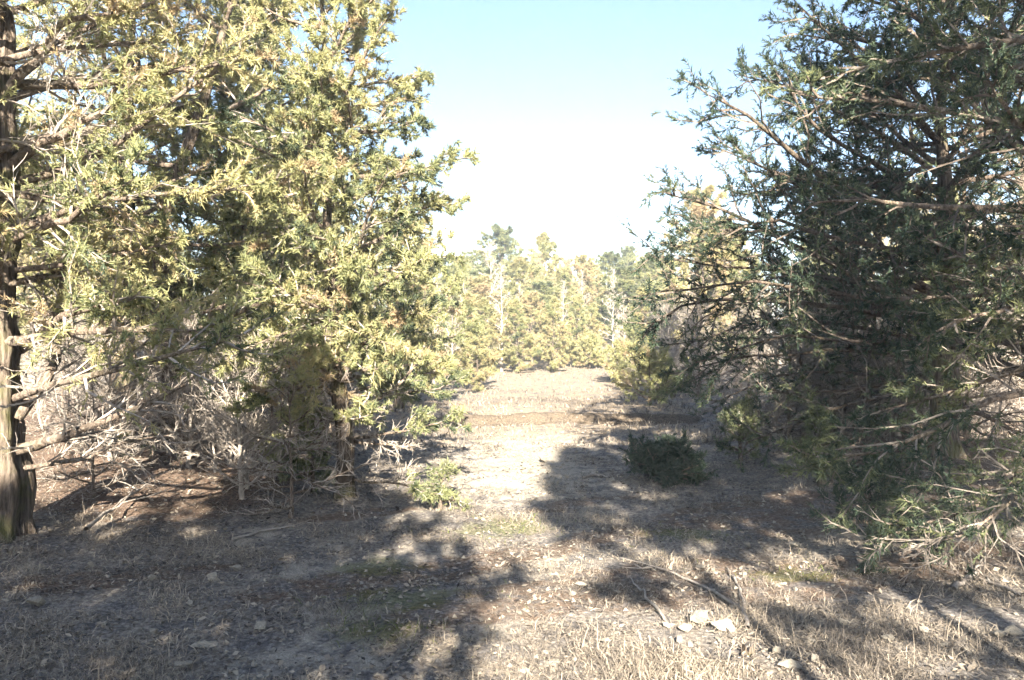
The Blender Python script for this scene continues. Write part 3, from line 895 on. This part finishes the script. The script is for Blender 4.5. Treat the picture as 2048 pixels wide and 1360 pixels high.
rock(1553, 1312, 24, "upright pale rock beside the broken stub", 1, asp=1.3)
rock(1632, 1330, 34, "triangular tan rock right of the long white one", 3)
rock(1695, 1255, 28, "grey upright rock at the edge of the trunk shadow", 4, asp=1.2)
rock(1780, 1285, 32, "pale flat rock below the grey upright one", 2, asp=0.6)
rock(1998, 1280, 34, "pale blocky rock near the right edge", 0)
rock(2030, 1272, 42, "pale blocky rock touching the right edge", 5)
rock(1850, 1270, 40, "tan rock in sun left of the right-edge pair", 3, asp=0.6)
rock(1588, 1097, 36, "white flat rock in shade below the dark cedar", 1, asp=0.5)
rock(1495, 1095, 20, "small white rock left of the shaded flat rock", 2)
rock(66, 1216, 48, "white angular rock near the left edge", 0, asp=1.0)
rock(425, 1165, 34, "pale rock in the shade at centre left", 2)
rock(378, 1216, 24, "pale wedge rock below the centre-left rock", 3)
rock(308, 1270, 26, "pale leaning rock in the lower left shade", 4)
rock(300, 1163, 20, "upright pale rock in the left shade", 1, asp=1.3)
rock(182, 1135, 22, "pale round rock on the sunlit strip by the mossy trunk", 5)
rock(470, 1145, 26, "pale pointed rock at the edge of the left shade", 0, asp=1.1)
rock(408, 1300, 60, "wide blue-grey slab in the lower left shade", 5, asp=0.4)
rock(370, 1338, 50, "flat grey slab near the bottom left", 4, asp=0.4)
rock(520, 1262, 48, "mossy grey rock low in the shade", 3, asp=0.6)
rock(1098, 1340, 46, "pale flat rock in sun at the bottom centre", 1, asp=0.5)
rock(1050, 1352, 30, "bluish flat stone at the bottom centre edge", 2, asp=0.4)
rock(968, 1285, 24, "white flat stone at the edge of the sunlit patch", 4, asp=0.6)
rock(990, 1300, 22, "grey tilted stone beside the white flat one", 0, asp=0.6)
rock(1163, 1175, 30, "grey-white stone half sunk on the path", 5, asp=0.5)
rock(1085, 925, 40, "pale stone lying on the sunlit path", 3, asp=0.5)
rock(1212, 1290, 26, "mossy yellow-green stone in the sunlit patch", 2, asp=0.5)
rock(1400, 1140, 26, "pale flat stone beside the shaded path", 1, asp=0.5)

def scatter_chips(n, xr, yr, smin, smax, label, group, seed):
    r = np.random.default_rng(seed)
    k = 0
    while k < n:
        y = yr[0] + (yr[1] - yr[0]) * r.uniform() ** 1.3
        x = r.uniform(*xr) * (y / 6.0)
        if abs(x) > 0.70 * y: continue
        s = smin * (smax / smin) ** (r.uniform() ** 2.2)
        o = obj("stone", CHIP[r.integers(9)])
        o.location = (x, y, gz1(x, y) + s * 0.06 + 0.004)
        o.rotation_euler = (r.normal() * 0.2, r.normal() * 0.2, r.uniform(0, 6.28))
        o.scale = (s, s, s)
        tag(o, label, "stone", group)
        k += 1
scatter_chips(120, (-4.0, -0.2), (3.6, 7.6), 0.012, 0.045, "small limestone chip lying in the shaded left foreground", "limestone chips, left foreground", 61)
scatter_chips(100, (0.0, 4.0), (3.6, 7.5), 0.015, 0.055, "small limestone chip lying in the grass of the right foreground", "limestone chips, right foreground", 62)
scatter_chips(70, (-0.6, 1.3), (7.5, 13.5), 0.02, 0.06, "small limestone chip on the stony path beyond the foreground", "limestone chips on the path", 63)

# fine gravel
def gravel(n, seed):
    r = np.random.default_rng(seed)
    y = 3.2 + 14 * r.uniform(size=n) ** 1.8
    x = r.uniform(-0.75, 0.75, n) * y
    gm = masks(x, y)[0]
    keep = r.uniform(size=n) < 0.25 + 0.75 * gm
    x, y = x[keep], y[keep]; n = len(x)
    s = 0.007 * 3.6 ** (r.uniform(size=n) ** 2) * (0.7 + y / 14)
    base = np.array([[1, 0, 0], [-.5, .8, 0], [-.5, -.8, 0], [0.1, 0.05, .75], [-.2, .1, -.6]])
    pts = base[None] * r.uniform(0.6, 1.3, (n, 5, 3)) * s[:, None, None]
    a = r.uniform(0, 6.28, n); ca, sa = np.cos(a), np.sin(a)
    X = pts[..., 0] * ca[:, None] - pts[..., 1] * sa[:, None] + x[:, None]
    Y = pts[..., 0] * sa[:, None] + pts[..., 1] * ca[:, None] + y[:, None]
    Z = pts[..., 2] + (gz(x, y) + s * 0.25)[:, None]
    tri = np.array([[0, 1, 3], [1, 2, 3], [2, 0, 3]])
    F_ = (tri[None] + (np.arange(n) * 5)[:, None, None]).reshape(-1, 3)
    return np.stack([X, Y, Z], -1).reshape(-1, 3), F_
gv = obj("gravel", mesh_from("gravel", *gravel(12000, 71), M['stone']))
tag(gv, "fine broken limestone gravel strewn over the glade floor", "gravel", kind="stuff")

# ------------------------------------------------------------------ dry grass and litter
def grass(n, seed, yr, hmin, hmax, wid, flat, power=1.6, tint=0.55, clump=True, bend=True):
    r = np.random.default_rng(seed)
    y = yr[0] + (yr[1] - yr[0]) * r.uniform(size=n) ** power
    x = r.uniform(-0.78, 0.78, n) * y + r.normal(size=n) * 0.2
    p = np.stack([x, y], -1)
    gm, dm, mm, sm, _ = masks(x, y)
    dens = 0.55 + 0.75 * snoise(p, 0.45, 81, 2) + 0.3 * snoise(p, 2.2, 82, 2)
    dens = dens * (1 - 0.8 * gm) * (1 - 0.65 * dm) + 0.08
    keep = r.uniform(size=n) < dens
    x, y, p, mm, dm, sm = x[keep], y[keep], p[keep], mm[keep], dm[keep], sm[keep]; n = len(x)
    h = r.uniform(hmin, hmax, n) * (0.7 + 0.5 * (snoise(p, 0.6, 83, 2) + 0.6))
    az = r.uniform(0, 6.283, n) + 1.2 * snoise(p, 0.5, 84, 1)
    lie = np.clip(flat + r.normal(size=n) * 0.25, 0.05, 1.5)       # 0 upright .. 1.5 lying
    d1 = np.stack([np.cos(az) * np.sin(lie * 0.75), np.sin(az) * np.sin(lie * 0.75), np.cos(lie * 0.75)], -1)
    l2 = np.minimum(lie * 1.35 + 0.15, 1.75)
    az2 = az + r.normal(size=n) * 0.35
    d2 = np.stack([np.cos(az2) * np.sin(l2), np.sin(az2) * np.sin(l2), np.cos(l2)], -1)
    w = np.stack([-np.sin(az), np.cos(az), np.zeros(n)], -1)
    w = nrm(w + r.normal(size=(n, 3)) * 0.35)
    P0 = np.stack([x, y, gz(x, y) - 0.004], -1)
    P1 = P0 + d1 * (h * 0.5)[:, None]
    P2 = P1 + d2 * (h * 0.55)[:, None]
    P2[:, 2] = np.maximum(P2[:, 2], P0[:, 2] + 0.006)
    ww = (wid * r.uniform(0.6, 1.4, n) * (0.75 + y / 20))[:, None]
    Vv = np.stack([P0 - w * ww * .5, P0 + w * ww * .5, P1 + w * ww * .42, P1 - w * ww * .42, P2], 1)
    b = (np.arange(n) * 5)[:, None]
    tri = np.concatenate([b + np.array([0, 1, 2]), b + np.array([0, 2, 3]), b + np.array([3, 2, 4])], 0)
    tn = tint + 0.22 * snoise(p, 0.8, 85, 2) + r.normal(size=n) * 0.22 - 0.25 * dm - 0.25 * sm
    tn = np.clip(tn, 0, 0.93)
    tn = np.where(r.uniform(size=n) < 0.35 * mm, 1.0, tn)
    return Vv.reshape(-1, 3), tri, np.repeat(tn, 5)
def grass_obj(name, label, *a, **k):
    v, t, tn = grass(*a, **k)
    o = obj(name, mesh_from(name, v, t, M['grass'], dict(tint=tn)))
    tag(o, label, "grass", kind="stuff")
grass_obj("dry_grass", "matted dry straw grass covering the foreground", 205000, 91, (3.0, 12.5), 0.03, 0.10, 0.0042, 1.2, 1.7, 0.58)
grass_obj("grass_tufts", "thin upright dead grass stalks standing over the matted straw", 12000, 92, (3.0, 16), 0.06, 0.17, 0.0026, 0.6, 1.5, 0.6)
grass_obj("far_grass", "pale dry grass of the clearing beyond the ledge", 50000, 93, (11.0, 34), 0.07, 0.15, 0.010, 0.75, 1.4, 0.5)

def litter(n, seed):
    """flakes of bark, scale leaves and broken straw lying on the soil"""
    r = np.random.default_rng(seed)
    y = 3.0 + 9.5 * r.uniform(size=n) ** 1.7
    x = r.uniform(-0.76, 0.76, n) * y
    p = np.stack([x, y], -1)
    keep = r.uniform(size=n) < 0.5 + 0.7 * snoise(p, 0.6, 96, 2)
    x, y, p = x[keep], y[keep], p[keep]; n = len(x)
    a = r.uniform(0, 6.283, n); l = r.uniform(0.006, 0.024, n) * (0.8 + y / 16); w = l * r.uniform(0.2, 0.6, n)
    u = np.stack([np.cos(a), np.sin(a), r.normal(size=n) * 0.25], -1); v = np.stack([-np.sin(a), np.cos(a), r.normal(size=n) * 0.35], -1)
    c = np.stack([x, y, gz(x, y) + r.uniform(0.004, 0.018, n)], -1)
    Vv = np.stack([c - u * l[:, None], c - v * w[:, None], c + u * l[:, None], c + v * w[:, None]], 1)
    tn = np.clip(0.45 + r.normal(size=n) * 0.33, 0, 0.93)
    return Vv.reshape(-1, 3), np.arange(n * 4).reshape(-1, 4), np.repeat(tn, 4)
v_, f_, t_ = litter(60000, 95)
lt = obj("leaf_litter", mesh_from("leaf_litter", v_, f_, M['grass'], dict(tint=t_)))
tag(lt, "flakes of bark and dry leaf litter strewn over the foreground", "litter", kind="stuff")

# ------------------------------------------------------------------ fallen wood
def stick(pts_px, rad, label, name="fallen_branch", side=3, seed=0, lift=0.02, m='twig'):
    r = np.random.default_rng(seed)
    P = []
    for (px, py) in pts_px:
        x, y = ground_at(px, py)
        P.append((x, y, gz1(x, y) + lift))
    P = np.array(P)
    tt = np.linspace(0, 1, len(P)); tu = np.linspace(0, 1, 12)
    C = np.stack([np.interp(tu, tt, P[:, k]) for k in range(3)], -1)
    C[1:-1] += r.normal(size=(10, 3)) * 0.008
    base = C[0].copy()
    C = C - base
    e = empty(name, base)
    tag(e, label, "branch")
    v, f_ = tubes(C[None], (rad * (1 - tu) ** 0.6 + 0.003)[None], 7)
    obj("stem", mesh_from("stem", v, f_, M[m], None, True), e)
    L = np.linalg.norm(C[-1])
    for i in range(side):
        t = np.array([0.25 + 0.65 * (i + r.uniform()) / max(side, 1)])
        p, T = sample(C[None], np.array([0]), t)
        d = side_dirs(T, np.array([r.uniform(0.5, 0.9)]), np.array([r.choice([0, np.pi]) + r.normal() * 0.3 + 0.25]))
        c = grow(p, d, np.array([L * r.uniform(0.2, 0.4)]), 6, np.array([0.1]), 0.12, r)
        v, f_ = tubes(c, (rad * 0.45 * (1 - np.linspace(0, 1, 6)) + 0.002)[None], 5)
        obj("side_twig", mesh_from("side_twig", v, f_, M[m], None, True), e)
stick([(1497, 1265), (1490, 1215), (1475, 1170), (1455, 1140)], 0.010, "grey fallen branch pointing away beside the rock cluster", side=0, seed=1)
stick([(1490, 1228), (1420, 1185), (1340, 1150), (1270, 1135)], 0.007, "thin forked fallen branch lying left of the grey one", side=3, seed=2)
stick([(1165, 958), (1185, 952), (1215, 958)], 0.016, "short curved stick on the shaded path", side=1, seed=3)
stick([(1910, 1195), (1945, 1165), (1968, 1132)], 0.012, "pale crooked stick at the right in shade", side=2, seed=4, lift=0.05)
stick([(2048, 1205), (1990, 1180), (1955, 1150)], 0.010, "thin stick crossing behind the pale crooked one", side=2, seed=5, lift=0.04)
stick([(1340, 1262), (1290, 1200), (1262, 1165)], 0.006, "long thin straw-coloured stalk left of the rock cluster", side=0, seed=6, lift=0.03)
stick([(460, 1085), (540, 1062), (620, 1050)], 0.010, "thin dead stick in the shade below the slender cedar", side=2, seed=7)
stick([(170, 1085), (235, 1030), (300, 985)], 0.014, "dead branch propped beside the mossy trunk", side=4, seed=8, lift=0.10)

# broken stub of a little stump beside the fallen branch
x, y = ground_at(1497, 1312)
e = empty("stump", (x, y, gz1(x, y)))
tag(e, "small splintered dead stub below the grey fallen branch", "stump")
r_ = np.random.default_rng(44)
S, K = 14, 5
th = np.arange(S) * 2 * np.pi / S
Vs = []
for k in range(K):
    h = -0.03 + 0.065 * k / (K - 1)
    rad = 0.032 * (1.25 - 0.1 * k) * (1 + 0.14 * np.sin(3 * th + 1) + r_.normal(size=S) * 0.05)
    hz = h + (r_.uniform(-0.015, 0.035, S) if k == K - 1 else 0)
    Vs.append(np.stack([np.cos(th) * rad, np.sin(th) * rad, np.full(S, 0.0) + hz], -1))
Vs.append(np.array([[0, 0, 0.012]]))
Vv = np.concatenate(Vs)
Fs = []
for k in range(K - 1):
    for s in range(S):
        Fs.append((k * S + s, k * S + (s + 1) % S, (k + 1) * S + (s + 1) % S, (k + 1) * S + s))
obj("stub", mesh_from("stub", Vv, np.array(Fs), M['bark']), e)
tri = np.array([((K - 1) * S + s, (K - 1) * S + (s + 1) % S, K * S) for s in range(S)])
obj("splintered_top", mesh_from("splintered_top", Vv, tri, M['twig']), e)

# ------------------------------------------------------------------ thin haze volume, added to wash out the distance like glare
hz_m = bpy.data.materials.new("added_glare_haze"); hz_m.use_nodes = True
hn = hz_m.node_tree; hn.nodes.clear()
ho = hn.nodes.new("ShaderNodeOutputMaterial"); hv = hn.nodes.new("ShaderNodeVolumePrincipled")
hv.inputs["Color"].default_value = (0.76, 0.88, 1.0, 1)
hv.inputs["Density"].default_value = HAZE
hv.inputs["Anisotropy"].default_value = 0.0
hn.links.new(hv.outputs[0], ho.inputs["Volume"])
bm = bmesh.new(); bmesh.ops.create_cube(bm, size=1.0)
hme = bpy.data.meshes.new("haze"); bm.to_mesh(hme); bm.free(); hme.materials.append(hz_m)
hzo = obj("haze", hme)
hzo.scale = (2600, 3600, 13.4); hzo.location = (0, 0, 13.4 / 2 - 1.4)
tag(hzo, "thin haze volume added for the washed-out glare over the distance", "haze", kind="stuff")

tot = sum(len(m.polygons) * (2 if len(m.polygons) and m.polygons[0].loop_total == 4 else 1) for m in bpy.data.meshes)
print("TRIANGLES", tot)
